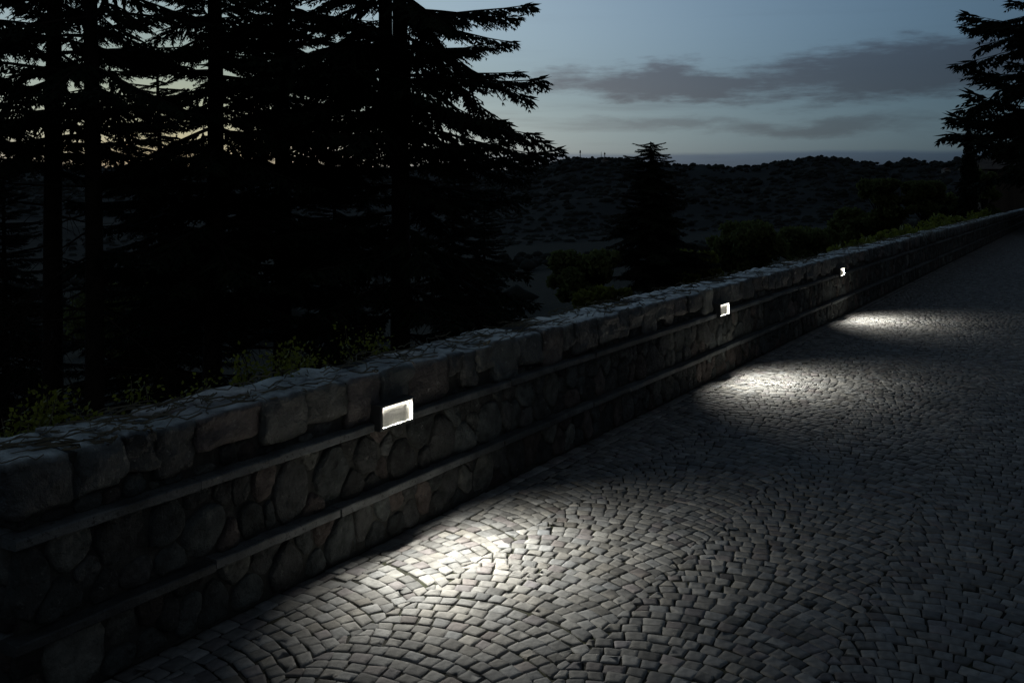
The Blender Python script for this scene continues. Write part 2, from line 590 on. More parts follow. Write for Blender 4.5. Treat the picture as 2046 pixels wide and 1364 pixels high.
for c in range(-1, 6):
    yc = CUSP - COLW * (c + 0.5)
    xr = ROAD_X0
    nrows = int((ROAD_X1 - ROAD_X0) / ROW)
    for k in range(nrows):
        x0 = ROAD_X0 + k * ROW - ARC_R + rng.normal(0, .004)
        if c >= 4 and x0 > 26:
            break
        a = math.asin((-COLW / 2 - seam_shift(c, k)) / ARC_R)
        a_end = math.asin((COLW / 2 - seam_shift(c + 1, k)) / ARC_R)
        while a < a_end - 0.03:
            da = rng.uniform(0.053, 0.079) / ARC_R
            if a_end - (a + da) < 0.06:
                da = a_end - a
            a0, a1 = a, a + da
            a = a1
            ym = yc - ARC_R * sin((a0 + a1) / 2)
            if ym > -0.005 - 2 * EDGE_W + 0.02 or ym < ROAD_Y1:
                continue
            q = []
            y_lo, y_hi = CUSP - COLW * (c + 1) + seam_shift(c + 1, k), CUSP - COLW * c + seam_shift(c, k)
            for out_, aa in ((0, a0), (1, a0), (1, a1), (0, a1)):
                cx_ = x0 + ARC_R * cos(aa) + out_ * ROW * cos(aa) ** 2
                cy_ = yc - ARC_R * sin(aa) - out_ * ROW * sin(aa) * cos(aa)
                if cy_ < y_lo:
                    cx_ += (y_lo - cy_) * math.tan(aa)
                    cy_ = y_lo
                elif cy_ > y_hi:
                    cx_ += (y_hi - cy_) * math.tan(aa)
                    cy_ = y_hi
                cy_ = min(cy_, -0.006 - 2 * EDGE_W)
                q.append((cx_ + .07 * cy_, cy_))
            qa = np.array(q)
            if abs(np.sum(qa[:, 0] * np.roll(qa[:, 1], -1) - np.roll(qa[:, 0], -1) * qa[:, 1])) < .002:
                continue
            cells.append(tuple(q))
cells = np.array(cells)                          # n,4,2
nst = len(cells)
cen = cells.mean(1)
cells = cells + rng.normal(0, 0.0036, cells.shape)
e = cells - cen[:, None]
ln = np.linalg.norm(e, axis=2, keepdims=True)
gap = rng.uniform(0.0013, 0.0034, (nst, 1, 1))
e = e * (1 - gap * 1.45 / ln)
# consistent winding (counter-clockwise)
area = np.sum(e[:, :, 0] * np.roll(e[:, :, 1], -1, 1) - np.roll(e[:, :, 0], -1, 1) * e[:, :, 1], axis=1)
e[area < 0] = e[area < 0][:, ::-1]
# chamfered corners -> 8 points
nxt, prv = np.roll(e, -1, 1), np.roll(e, 1, 1)
ch = rng.uniform(0.035, 0.10, (nst, 4, 1))
p_a = e + (prv - e) * ch
p_b = e + (nxt - e) * ch
ring = np.stack([p_a, p_b], 2).reshape(nst, 8, 2)
ring = ring + rng.normal(0, 0.0016, ring.shape)
tilt = rng.normal(0, 0.007, (nst, 2))
zoff = rng.normal(0, 0.0012, nst)
lum = np.clip(rng.normal(0.205, 0.04, nst), 0.10, 0.34)
warm = rng.normal(0, 1, nst)
tint_all = np.stack([lum * (1 + .02 * warm), lum * (1 + .004 * warm), lum * (0.96 - .02 * warm)], -1)
purp = rng.random(nst) < 0.14
tint_all[purp] *= np.array([1.0, .94, .97]) * .85
rel = cen - np.array([0, -WALL_D])
dep = rel @ FW
lat = (rel @ RT) / np.maximum(dep, .01) * 1989 + 1023
ypx = 385 + 1989 * CAM_H / np.maximum(dep, .01)
inview = (dep > .5) & (lat > -20) & (lat < 2066) & (ypx < 1390)
size_px = np.where(inview, 1 / np.maximum(dep, .2) ** 3, 0)
order = np.argsort(-size_px)
indiv = order[:300]
rest_mask = np.ones(nst, bool)
rest_mask[indiv] = False


def sett_verts(ix):
    r8 = ring[ix]                                # m,8,2
    m = len(ix)
    L8 = np.linalg.norm(r8, axis=2, keepdims=True)

    def zof(p, base):
        return base + zoff[ix][:, None] + (p * tilt[ix][:, None, :]).sum(2)
    ins = r8 * (1 - 0.0024 / L8)
    mid = r8 * 0.5
    parts = [np.concatenate([r8, np.full((m, 8, 1), -0.03)], 2),
             np.concatenate([r8, zof(r8, -0.003)[..., None]], 2),
             np.concatenate([ins, zof(ins, 0.0)[..., None]], 2),
             np.concatenate([mid, (zof(mid, 0.0004) + rng.normal(0, .0003, (m, 8)))[..., None]], 2),
             np.stack([np.zeros(m), np.zeros(m), zoff[ix] + .0005], -1)[:, None]]
    return np.concatenate(parts, 1)              # m,33,3


sf4, sf3 = [], []
for lv in range(3):
    for k in range(8):
        k2 = (k + 1) % 8
        sf4.append((lv * 8 + k, lv * 8 + k2, lv * 8 + 8 + k2, lv * 8 + 8 + k))
for k in range(8):
    sf3.append((24 + k, 24 + (k + 1) % 8, 32))
sett_tri = np.array([t for a, b, c, d in sf4 for t in ((a, b, c), (a, c, d))] + sf3)
vv = sett_verts(indiv)
for n_, i in enumerate(indiv):
    mesh_obj('paving_stone', vv[n_], sett_tri, M_paver, paving, tint=np.tile(tint_all[i], (33, 1)),
             loc=(cen[i, 0], cen[i, 1], 0))
rest = np.where(rest_mask)[0]
near = rest[cen[rest, 0] < 13]
far = rest[cen[rest, 0] >= 13]
vv = sett_verts(near)
vv[:, :, :2] += cen[near][:, None]
o = mesh_obj('cobble_surface', vv.reshape(-1, 3), (sett_tri[None] + (np.arange(len(near)) * 33)[:, None, None]).reshape(-1, 3),
             M_paver, paving, tint=np.repeat(tint_all[near], 33, 0))
o['kind'] = 'stuff'
# farther setts : rim and top only
r8 = ring[far]
m = len(far)
L8 = np.linalg.norm(r8, axis=2, keepdims=True)
ins = r8 * (1 - 0.005 / L8)
ztop = zoff[far][:, None] + (ins * tilt[far][:, None, :]).sum(2)
vv = np.concatenate([np.concatenate([r8, np.full((m, 8, 1), -0.016)], 2), np.concatenate([ins, ztop[..., None]], 2)], 1)
vv[:, :, :2] += cen[far][:, None]
ft = np.array([t for k in range(8) for t in ((k, (k + 1) % 8, 8 + (k + 1) % 8), (k, 8 + (k + 1) % 8, 8 + k))] + [(8, 8 + k, 9 + k) for k in range(1, 7)])
o = mesh_obj('cobble_surface', vv.reshape(-1, 3), (ft[None] + (np.arange(m) * 16)[:, None, None]).reshape(-1, 3),
             M_paver, paving, tint=np.repeat(tint_all[far], 16, 0))
o['kind'] = 'stuff'

# ------------------------------------------------------------------ stone wall
WX0, WX1, WH, WT_ = 1.84, 66.0, 0.775, 0.33
LED1, LED2, LT = 0.552, 0.238, 0.034              # ledge mid-heights, thickness
LAMP_X = (3.657, 8.34, 13.03)
LAMP_Z, LW, LH = 0.595, 0.255, 0.116
wall = empty('stone_wall', (0, 0, 0))
tag(wall, 'long low fieldstone wall with two slate ledges beside the cobbled road', 'wall')

mb = MB()
holes = [(x - LW / 2 + .006, x + LW / 2 - .006) for x in LAMP_X]
zb, zt = LAMP_Z - LH / 2 + .006, LAMP_Z + LH / 2 - .006
FY = 0.006
mb.box(WX0 + .02, WX1, FY, WT_ - .02, -0.1, zb)
mb.box(WX0 + .02, WX1, FY, WT_ - .02, zt, WH - .002)
xa = WX0 + .02
for h0, h1 in holes:
    mb.box(xa, h0, FY, WT_ - .02, zb, zt)
    xa = h1
    mb.box(h0, h1, 0.09, WT_ - .02, zb, zt)
mb.box(xa, WX1, FY, WT_ - .02, zb, zt)
mb.box(WX0 + .03, WX1, -.004, FY - .001, .70, WH - .004)
mb.build('core', M_mortar, wall)


def stone_tint(rng):
    r = rng.random()
    l = rng.uniform(0.042, 0.105)
    if r < 0.16:
        return np.array([1.16, .97, .88]) * l * 1.1
    if r < 0.26:
        return np.array([1.0, 1.02, .92]) * l * 1.7
    if r < 0.6:
        return np.array([.9, 1.0, .98]) * l
    return np.array([.97, 1.0, .97]) * l * .9


def clip(poly, nx_, nz_, d):
    out = []
    n = len(poly)
    for i in range(n):
        a, b = poly[i], poly[(i + 1) % n]
        da, db = a[0] * nx_ + a[1] * nz_ - d, b[0] * nx_ + b[1] * nz_ - d
        if da <= 0:
            out.append(a)
        if da * db < 0:
            t_ = da / (da - db)
            out.append((a[0] + (b[0] - a[0]) * t_, a[1] + (b[1] - a[1]) * t_))
    return out


def pack(u0, u1, v0, v1, rng, rmin, rmax, tries):
    """darts with varied radii -> power diagram cells"""
    pts = []
    bins = {}
    for _ in range(tries):
        r = rmin + (rmax - rmin) * rng.random() ** 1.3
        u = rng.uniform(u0, u1)
        v_ = rng.uniform(v0 + r * .55, v1 - r * .55) if v1 - v0 > 1.1 * r else (v0 + v1) / 2
        ok = True
        bu = int(u / .25)
        for bb in (bu - 1, bu, bu + 1):
            for (a, b, c) in bins.get(bb, ()):
                if (a - u) ** 2 + (b - v_) ** 2 < (0.86 * (c + r)) ** 2:
                    ok = False
                    break
            if not ok:
                break
        if ok:
            bins.setdefault(bu, []).append((u, v_, r))
            pts.append((u, v_, r))
    res = []
    for (u, v_, r) in pts:
        poly = [(max(u0, u - .3), v0), (min(u1, u + .3), v0), (min(u1, u + .3), v1), (max(u0, u - .3), v1)]
        bu = int(u / .25)
        for bb in range(bu - 2, bu + 3):
            for (a, b, c) in bins.get(bb, ()):
                if a == u and b == v_:
                    continue
                dx, dz = a - u, b - v_
                d2 = dx * dx + dz * dz
                if d2 > .36:
                    continue
                # power bisector
                k = (d2 + r * r - c * c) / (2 * d2)
                poly = clip(poly, dx, dz, u * dx + v_ * dz + k * d2)
                if len(poly) < 3:
                    break
            if len(poly) < 3:
                break
        if len(poly) >= 3:
            res.append(poly)
    return res


NA = 16
THETA = np.arange(NA) * 2 * pi / NA


def outline(poly, gap_):
    P_ = np.array(poly)
    x, y = P_[:, 0], P_[:, 1]
    x2, y2 = np.roll(x, -1), np.roll(y, -1)
    cr = x * y2 - x2 * y
    a = cr.sum() / 2
    if abs(a) < 0.0012:
        return None
    c = np.array([((x + x2) * cr).sum(), ((y + y2) * cr).sum()]) / (6 * a)
    ext = np.ptp(P_, axis=0)
    r = np.full(NA, 9.0)
    for i in range(len(P_)):
        p, q = P_[i] - c, P_[(i + 1) % len(P_)] - c
        d = q - p
        nrm = np.array([d[1], -d[0]])
        nl = np.linalg.norm(nrm)
        if nl < 1e-6:
            continue
        nrm /= nl
        dist = p @ nrm
        if dist < 0:
            nrm, dist = -nrm, -dist
        dist -= gap_
        cc = np.cos(THETA) * nrm[0] + np.sin(THETA) * nrm[1]
        r = np.where(cc > 1e-3, np.minimum(r, np.maximum(dist, .004) / np.maximum(cc, 1e-3)), r)
    for _ in range(1):
        s = (np.roll(r, 1) + 2 * r + np.roll(r, -1)) / 4
        r = np.minimum(r * 1.02, s)
    return c, r


def face_stone(c, r, rng, proud):
    """rounded stone sticking out of a wall face : (u, v, outward)"""
    rings = []
    r = r * (1 + .045 * rng.normal(size=NA))
    lean = rng.normal(0, .12, 2)
    for s, hgt in ((1.0, -0.03), (1.0, 0.2), (.95, .68), (.82, .93), (.45, 1.0)):
        uu, vv_ = r * s * np.cos(THETA), r * s * np.sin(THETA)
        o_ = np.full(NA, proud * hgt if hgt > 0 else hgt)
        if hgt > .3:
            o_ = o_ + (uu * lean[0] + vv_ * lean[1]) * .5 + rng.normal(0, .0032, NA)
        rings.append(np.stack([c[0] + uu, c[1] + vv_, o_], -1))
    v_ = np.concatenate(rings + [np.array([[c[0], c[1], proud]])])
    return v_


fs_tri = []
for lv in range(4):
    for k in range(NA):
        a, b = lv * NA + k, lv * NA + (k + 1) % NA
        fs_tri += [(a, b, b + NA), (a, b + NA, a + NA)]
for k in range(NA):
    fs_tri.append((4 * NA + k, 4 * NA + (k + 1) % NA, 5 * NA))
fs_tri = np.array(fs_tri)

# boulders along the top (front row), with varied width and height
rng = np.random.default_rng(5)
caps = []
x = WX0 - .015
while x < WX1:
    w = rng.uniform(0.17, 0.40)
    h = rng.uniform(0.13, 0.235)
    caps.append([x, x + w, h])
    x += w
# the first ones follow the photograph
first = [(.215, .165), (.19, .15), (.13, .12), (.175, .17), (.33, .115), (.25, .17), (.27, .14), (.22, .21), (.24, .15), (.33, .2), (.11, .10), (.14, .18), (.17, .12)]
x = WX0 - .015
caps2 = []
for w, h in first:
    caps2.append([x, x + w, h]); x += w
while x < WX1:
    w = rng.uniform(0.15, 0.36); h = rng.uniform(0.12, 0.225)
    caps2.append([x, x + w, h]); x += w
caps = caps2
cap_x = np.array([c[0] for c in caps])


def cap_bottom(u):
    i = max(0, np.searchsorted(cap_x, u) - 1)
    return WH - caps[i][2]


stone_list = []                                  # (sort key, verts, tris, tint, material)
bands = [(0.0, LED2 - LT / 2, .045, .115), (LED2 + LT / 2, LED1 - LT / 2, .04, .125), (LED1 + LT / 2, 0.70, .03, .075)]
for bi_, (v0, v1, rmin, rmax) in enumerate(bands):
    for poly in pack(WX0, WX1, v0, v1, rng, rmin, rmax, 26000):
        if bi_ == 2:
            us = [p[0] for p in poly]
            cbm = min(cap_bottom(min(us) + .01), cap_bottom(sum(us) / len(us)), cap_bottom(max(us) - .01))
            poly = clip(poly, 0, 1, cbm)
            if len(poly) < 3:
                continue
        for lx in LAMP_X:                        # keep clear of the lamp boxes
            us = np.array(poly)
            if us[:, 0].max() > lx - LW / 2 and us[:, 0].min() < lx + LW / 2 and us[:, 1].max() > LAMP_Z - LH / 2 and us[:, 1].min() < LAMP_Z + LH / 2:
                c0 = us.mean(0)
                opts = [(lx - LW / 2 - us[:, 0].min(), (1, 0, lx - LW / 2)), (us[:, 0].max() - lx - LW / 2, (-1, 0, -(lx + LW / 2))),
                        (LAMP_Z - LH / 2 - us[:, 1].min(), (0, 1, LAMP_Z - LH / 2)), (us[:, 1].max() - LAMP_Z - LH / 2, (0, -1, -(LAMP_Z + LH / 2)))]
                poly = clip(poly, *max(opts, key=lambda t_: t_[0])[1])
                if len(poly) < 3:
                    break
        if len(poly) < 3:
            continue
        res = outline(poly, rng.uniform(.002, .006))
        if res is None:
            continue
        c, r = res
        v_ = face_stone(c, r, rng, rng.uniform(.012, .026) if r.mean() > .05 else rng.uniform(.008, .018))
        v3 = np.stack([v_[:, 0], FY - v_[:, 2] + .004, v_[:, 1]], -1)
        stone_list.append((c[0], v3, fs_tri, stone_tint(rng), M_stone))
# end face (x = WX0), normal -x
for (v0, v1, rmin, rmax) in bands[:2] + [(LED1 + LT / 2, .62, .03, .06)]:
    for poly in pack(0.02, WT_ - .02, v0, v1, rng, .04, .09, 300):
        res = outline(poly, .004)
        if res is None:
            continue
        v_ = face_stone(*res, rng, rng.uniform(.02, .035))
        v3 = np.stack([WX0 + .02 - v_[:, 2] + .004, v_[:, 0], v_[:, 1]], -1)
        stone_list.append((WX0, v3, np.ascontiguousarray(fs_tri[:, ::-1]), stone_tint(rng), M_stone))

# cube-sphere blocks for the boulders
def block_topology(n):
    verts, index, faces = [], {}, []

    def vid(p):
        k = tuple(np.round(p, 5))
        if k not in index:
            index[k] = len(verts); verts.append(p)
        return index[k]
    g = np.linspace(-1, 1, n + 1)
    for ax in range(3):
        for sg in (-1, 1):
            for i in range(n):
                for j in range(n):
                    q = []
                    for (a, b) in ((i, j), (i + 1, j), (i + 1, j + 1), (i, j + 1)):
                        p = [0, 0, 0]
                        p[ax] = sg; p[(ax + 1) % 3] = g[a]; p[(ax + 2) % 3] = g[b]
                        q.append(vid(p))
                    faces.append(q if sg > 0 else q[::-1])
    return np.array(verts, float), np.array(faces)


BV5, BF5 = block_topology(7)
BV3, BF3 = block_topology(3)


def boulder(x0, x1, y0, y1, z0, z1, rng, n=5, power=5.0, rough=.012):
    bv_, bf_ = (BV5, BF5) if n == 5 else (BV3, BF3)
    nrm = (np.abs(bv_) ** power).sum(1, keepdims=True) ** (1 / power)
    p = bv_ / nrm
    hs = np.array([x1 - x0, y1 - y0, z1 - z0]) / 2
    c = np.array([x0 + x1, y0 + y1, z0 + z1]) / 2
    off = rng.uniform(0, 50, 3)
    d = np.stack([fbm(p * 1.5 + off + k * 17, k, 4) for k in range(3)], -1) * np.array([1.2, 1.5, .8])
    q = c + p * hs + d * rough * 2.2
    sk = rng.normal(0, .05, 2)
    q[:, 2] += (q[:, 0] - c[0]) * sk[0] * .5
    q[:, 0] += (q[:, 2] - c[2]) * sk[1]
    top = np.clip((p[:, 2] - .86) / .1, 0, 1) * np.clip((p[:, 1] + .97) / .1, 0, 1) * np.clip(.75 + .9 * fbm(q * 9 + off, 3, 3), 0, 1)  # sky light on the upward faces, painted as a patchy paler tint
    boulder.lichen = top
    return q, bf_


rng = np.random.default_rng(15)
cap_rows = []
for i, (x0, x1, h) in enumerate(caps):
    n = 5 if x0 < 18 else 3
    dep_ = rng.uniform(.14, .24)
    zt_ = WH + rng.uniform(.004, .018)
    q, bf_ = boulder(x0 - .003, x1 + .003, -.025 - rng.uniform(-.004, .006), -.04 + dep_, WH - h, zt_, rng, n,
                     power=rng.uniform(8, 16), rough=.010)
    tn = stone_tint(rng)
    if i == 4:
        tn = np.array([.125, .10, .092])
    if i == 7:
        tn = np.array([.11, .094, .088])
    cap_rows.append(dep_)
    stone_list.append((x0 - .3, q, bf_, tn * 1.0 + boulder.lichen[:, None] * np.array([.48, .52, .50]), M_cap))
# second row of stones on top, behind
x = WX0
while x < WX1:
    w = rng.uniform(.14, .4)
    i = max(0, np.searchsorted(cap_x, x + w / 2) - 1)
    n = 5 if x < 12 else 3
    q, bf_ = boulder(x + .004, x + w - .004, -.04 + cap_rows[i] + rng.uniform(.0, .015), WT_ + rng.uniform(-.02, .02), WH - .14,
                     WH + rng.uniform(-.014, .016), rng, n, power=rng.uniform(8, 16), rough=.009)
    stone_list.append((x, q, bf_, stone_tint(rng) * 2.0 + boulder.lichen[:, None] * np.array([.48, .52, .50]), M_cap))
    x += w
stone_list.sort(key=lambda s: s[0])
n_ind = 298
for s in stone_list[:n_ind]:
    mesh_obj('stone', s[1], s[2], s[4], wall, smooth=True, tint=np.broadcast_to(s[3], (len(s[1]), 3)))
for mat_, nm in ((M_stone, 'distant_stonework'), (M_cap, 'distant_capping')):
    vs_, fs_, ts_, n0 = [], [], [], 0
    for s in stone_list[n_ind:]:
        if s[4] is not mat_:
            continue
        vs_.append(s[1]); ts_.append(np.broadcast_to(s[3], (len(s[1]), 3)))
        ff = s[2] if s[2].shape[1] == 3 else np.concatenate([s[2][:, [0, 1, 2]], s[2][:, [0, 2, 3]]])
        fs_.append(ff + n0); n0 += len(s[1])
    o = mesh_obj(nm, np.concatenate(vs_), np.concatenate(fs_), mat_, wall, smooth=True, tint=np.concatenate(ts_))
    o['kind'] = 'stuff'

# slate ledges : slabs end to end
rng = np.random.default_rng(33)
for zc in (LED1, LED2):
    x = WX0 - .028
    first_slab = True
    while x < WX1 - .5:
        w = rng.uniform(.4, 1.1)
        zc_ = zc + rng.normal(0, .0022)
        for lx in LAMP_X:
            if zc == LED1 and x < lx - LW / 2 - .003 and x + w > lx - LW / 2 - .08:
                w = lx - LW / 2 - .002 - x
            if zc == LED1 and abs(x - (lx - LW / 2 - .002)) < .004:
                x = lx + LW / 2 + .002
        segs = max(2, int(w / .12))
        xs = np.linspace(x + .0015, x + w - .0015, segs + 1)
        prof = [(-.052, -LT / 2), (-.055, -LT / 2 + .004), (-.055, LT / 2 - .005), (-.051, LT / 2), (FY + .02, LT / 2 + .004), (FY + .02, -LT / 2)]
        base_j = rng.normal(0, .005)
        vs_, fs_ = [], []
        for k, xx in enumerate(xs):
            jy = base_j + rng.normal(0, .0022)
            jz = rng.normal(0, .0016)
            for (yy, zz) in prof:
                vs_.append((xx, yy + (jy if yy < 0 else 0), zc_ + zz + (jz if zz > 0 else 0)))
        m_ = len(prof)
        for k in range(segs):
            for q in range(m_):
                fs_.append((k * m_ + q, (k + 1) * m_ + q, (k + 1) * m_ + (q + 1) % m_, k * m_ + (q + 1) % m_))
        fs_.append(tuple(range(m_))); fs_.append(tuple(range(segs * m_, segs * m_ + m_))[::-1])
        l = rng.uniform(.05, .14)
        vs_ = np.array(vs_)
        mesh_obj('ledge_slab', vs_, [f_[::-1] for f_ in fs_], M_ledge, wall, tint=np.tile(np.array([.94, 1, 1]) * l, (len(vs_), 1)))
        x += w
    mb = MB()                                    # return along the end of the wall
    mb.box(WX0 - .028, WX0 + .04, FY + .022, WT_, zc - LT / 2, zc + LT / 2 + .002)
    o = mb.build('ledge_slab', M_ledge, wall)
    a = o.data.attributes.new('tint', 'FLOAT_COLOR', 'POINT')
    a.data.foreach_set('color', np.tile([.15, .16, .16, 1.0], 8).astype(np.float32))

# dry creeper stems and moss lying on the capping
rng = np.random.default_rng(44)
sv, sfc, n0 = [], [], 0
for i in range(520):
    x = WX0 + .05 + (rng.random() ** 1.6) * 34
    y = rng.uniform(.02, .35) if rng.random() < .85 else rng.uniform(-.03, .1)
    L_ = rng.uniform(.12, .5)
    n = 7
    dirx = 1 if rng.random() < .5 else -1
    hd = rng.normal(0, .35)
    px_, py_ = x, y
    pts = []
    base = WH + rng.uniform(.0, .012)
    for k in range(n):
        pts.append((px_, py_, base + .012 + .008 * sin(k * 1.7 + i) + rng.normal(0, .003)))
        hd += rng.normal(0, .35)
        px_ += dirx * L_ / n * cos(hd)
        py_ = min(.36, max(-.03, py_ + L_ / n * sin(hd)))
    r_ = rng.uniform(.0018, .0045)
    P_ = np.array(pts)
    tri = np.array([(0, 1.0), (-.87, -.5), (.87, -.5)]) * r_
    vsn = np.concatenate([np.stack([P_[k, 0] + 0 * tri[:, 0], P_[k, 1] + tri[:, 0], P_[k, 2] + tri[:, 1]], -1) for k in range(n)])
    sv.append(vsn)
    for k in range(n - 1):
        for q in range(3):
            sfc.append((n0 + k * 3 + q, n0 + k * 3 + (q + 1) % 3, n0 + k * 3 + 3 + (q + 1) % 3, n0 + k * 3 + 3 + q))
    n0 += len(vsn)
o = mesh_obj('dry_creeper', np.concatenate(sv), np.array(sfc), M_stem)
tag(o, 'dry creeper stems matted over the top of the stone wall', 'creeper', kind='stuff')


# ------------------------------------------------------------------ wall lights
LAMP_POWER = 14.2
M_led = emitter('led_strip', (1.0, 0.96, 0.86), 25.0)


def wall_light(x, label):
    t = empty('wall_light', (x, 0, LAMP_Z))
    tag(t, label, 'wall light', 'recessed lights in the stone wall')
    ow, oh, iw, ih = LW / 2, LH / 2, .1115, .0455
    yf, yb = -.082, .07                           # front and back of the box
    # bevelled frame ring
    mb = MB()
    def rect(w, h, y):
        return [(-w, y, -h), (w, y, -h), (w, y, h), (-w, y, h)]
    b = .003
    rings = [rect(ow, oh, yb), rect(ow, oh, yf + b), rect(ow - b, oh - b, yf), rect(iw + .001, ih + .001, yf), rect(iw, ih, yf + .0012)]
    vs_ = [p for r_ in rings for p in r_]
    fs_ = []
    for k in range(len(rings) - 1):
        for q in range(4):
            q2 = (q + 1) % 4
            fs_.append((k * 4 + q, k * 4 + q2, k * 4 + 4 + q2, k * 4 + 4 + q))
    mb.add(vs_, fs_)
    mb.build('housing', M_housing, t)
    # white inner tray : floor, roof, cheeks
    yi0, yi1 = yf + .0012, yf + .0175
    mb = MB()
    mb.add([(-iw, yi0, -ih), (iw, yi0, -ih), (iw, yi1, -ih), (-iw, yi1, -ih)], [(0, 1, 2, 3)])
    mb.build('tray_floor', M_reflect, t)
    mb = MB()
    mb.add([(-iw, yi0, ih), (iw, yi0, ih), (iw, yi1, ih), (-iw, yi1, ih)], [(3, 2, 1, 0)])
    mb.build('tray_roof', M_reflect, t)
    for s in (-1, 1):
        mb = MB()
        mb.add([(s * iw, yi0, -ih), (s * iw, yi1, -ih), (s * iw, yi1, ih), (s * iw, yi0, ih)], [(0, 1, 2, 3)])
        mb.build('tray_cheek', M_reflect, t)
    mb = MB()
    mb.add([(-iw, yi1, -ih), (iw, yi1, -ih), (iw, yi1, ih), (-iw, yi1, ih)], [(0, 1, 2, 3)])
    mb.build('reflector', M_reflect, t)
    mb = MB()
    mb.box(-.110, .110, yi1 - .006, yi1 - .001, ih - .0035, ih - .0005)
    mb.build('led_strip', M_led, t)
    for k, yaw, tip, share_, cone in ((-1, 36, 42, .35, 80), (0, 0, 36, .30, 82), (1, -36, 42, .35, 80)):   # three narrow modules throwing outwards and down
        ld = bpy.data.lights.new('led_light', 'AREA')
        ld.shape = 'RECTANGLE'
        ld.size, ld.size_y = .066, .004
        ld.energy = LAMP_POWER * share_
        ld.spread = radians(cone)
        ld.color = (1.0, .965, .88)
        lo = bpy.data.objects.new('led_light', ld)
        COL.objects.link(lo)
        lo.parent = t
        lo.location = (.071 * k, yf + .0068, ih - .0045)
        lo.rotation_euler = (radians(-tip), 0, radians(-yaw))
    return t


wall_light(LAMP_X[0], 'glowing rectangular wall light in the nearest and largest position')
wall_light(LAMP_X[1], 'glowing wall light in the middle of the three along the stone wall')
wall_light(LAMP_X[2], 'smallest glowing wall light, farthest along the stone wall')


# ------------------------------------------------------------------ conifers
def branch_proto(rng, droop=.25, dens=32, hang=.45):
    """spray of a unit-long branch along +x : triangles; also its axis"""
    tris = []

    def axis(s):
        return np.array([s, 0.02 * sin(s * 9), -droop * s ** 1.5 + .35 * droop * s ** 4])

    def spike(p, d, l, w):
        d = d / np.linalg.norm(d)
        side = np.cross(d, np.array([0, 0, 1.0]) + rng.normal(0, .5, 3))
        side /= np.linalg.norm(side) + 1e-9
        a = p + d * l * .35 + side * w
        b_ = p + d * l * .35 - side * w
        c = p + d * l
        tris.append((p, a, c)); tris.append((p, c, b_))
    for sgn in (-1, 1):
        for i in range(dens):
            s = .10 + .9 * (i + rng.random() * .8) / dens
            p = axis(s)
            l = (.25 * (1 - s) ** .8 + .085) * rng.uniform(.55, 1.3)
            yaw = sgn * radians(rng.uniform(28, 68))
            dz = -rng.uniform(.05, hang) - .1
            d = np.array([cos(yaw), sin(yaw), dz])
            d /= np.linalg.norm(d)
            spike(p, d, l, l * .05)
            m = 6
            for k in range(m):
                u = .12 + .85 * k / m + rng.uniform(0, .1)
                q = p + d * l * u
                for s2 in (-1, 1):
                    ll = rng.uniform(.035, .065) * (1.15 - .5 * u)
                    perp = np.cross(d, [0, 0, 1.0]); perp /= np.linalg.norm(perp)
                    d2 = d * .8 + perp * s2 * rng.uniform(.4, 1.0) + np.array([0, 0, -rng.uniform(0, .7)])
                    spike(q, d2, ll, ll * .17)
    # tip
    for k in range(5):
        spike(axis(.9 + .02 * k), np.array([1, rng.normal(0, .3), rng.uniform(-.1, .25)]), .09, .012)
    T = np.array(tris).reshape(-1, 3)
    ax_ = np.array([axis(s) for s in np.linspace(0, 1, 6)])
    return T, ax_


rngp = np.random.default_rng(3)
PROTOS = [branch_proto(rngp, droop=d_, hang=h_) for d_, h_ in ((.10, .4), (.18, .6), (.05, .5), (.22, .7))]


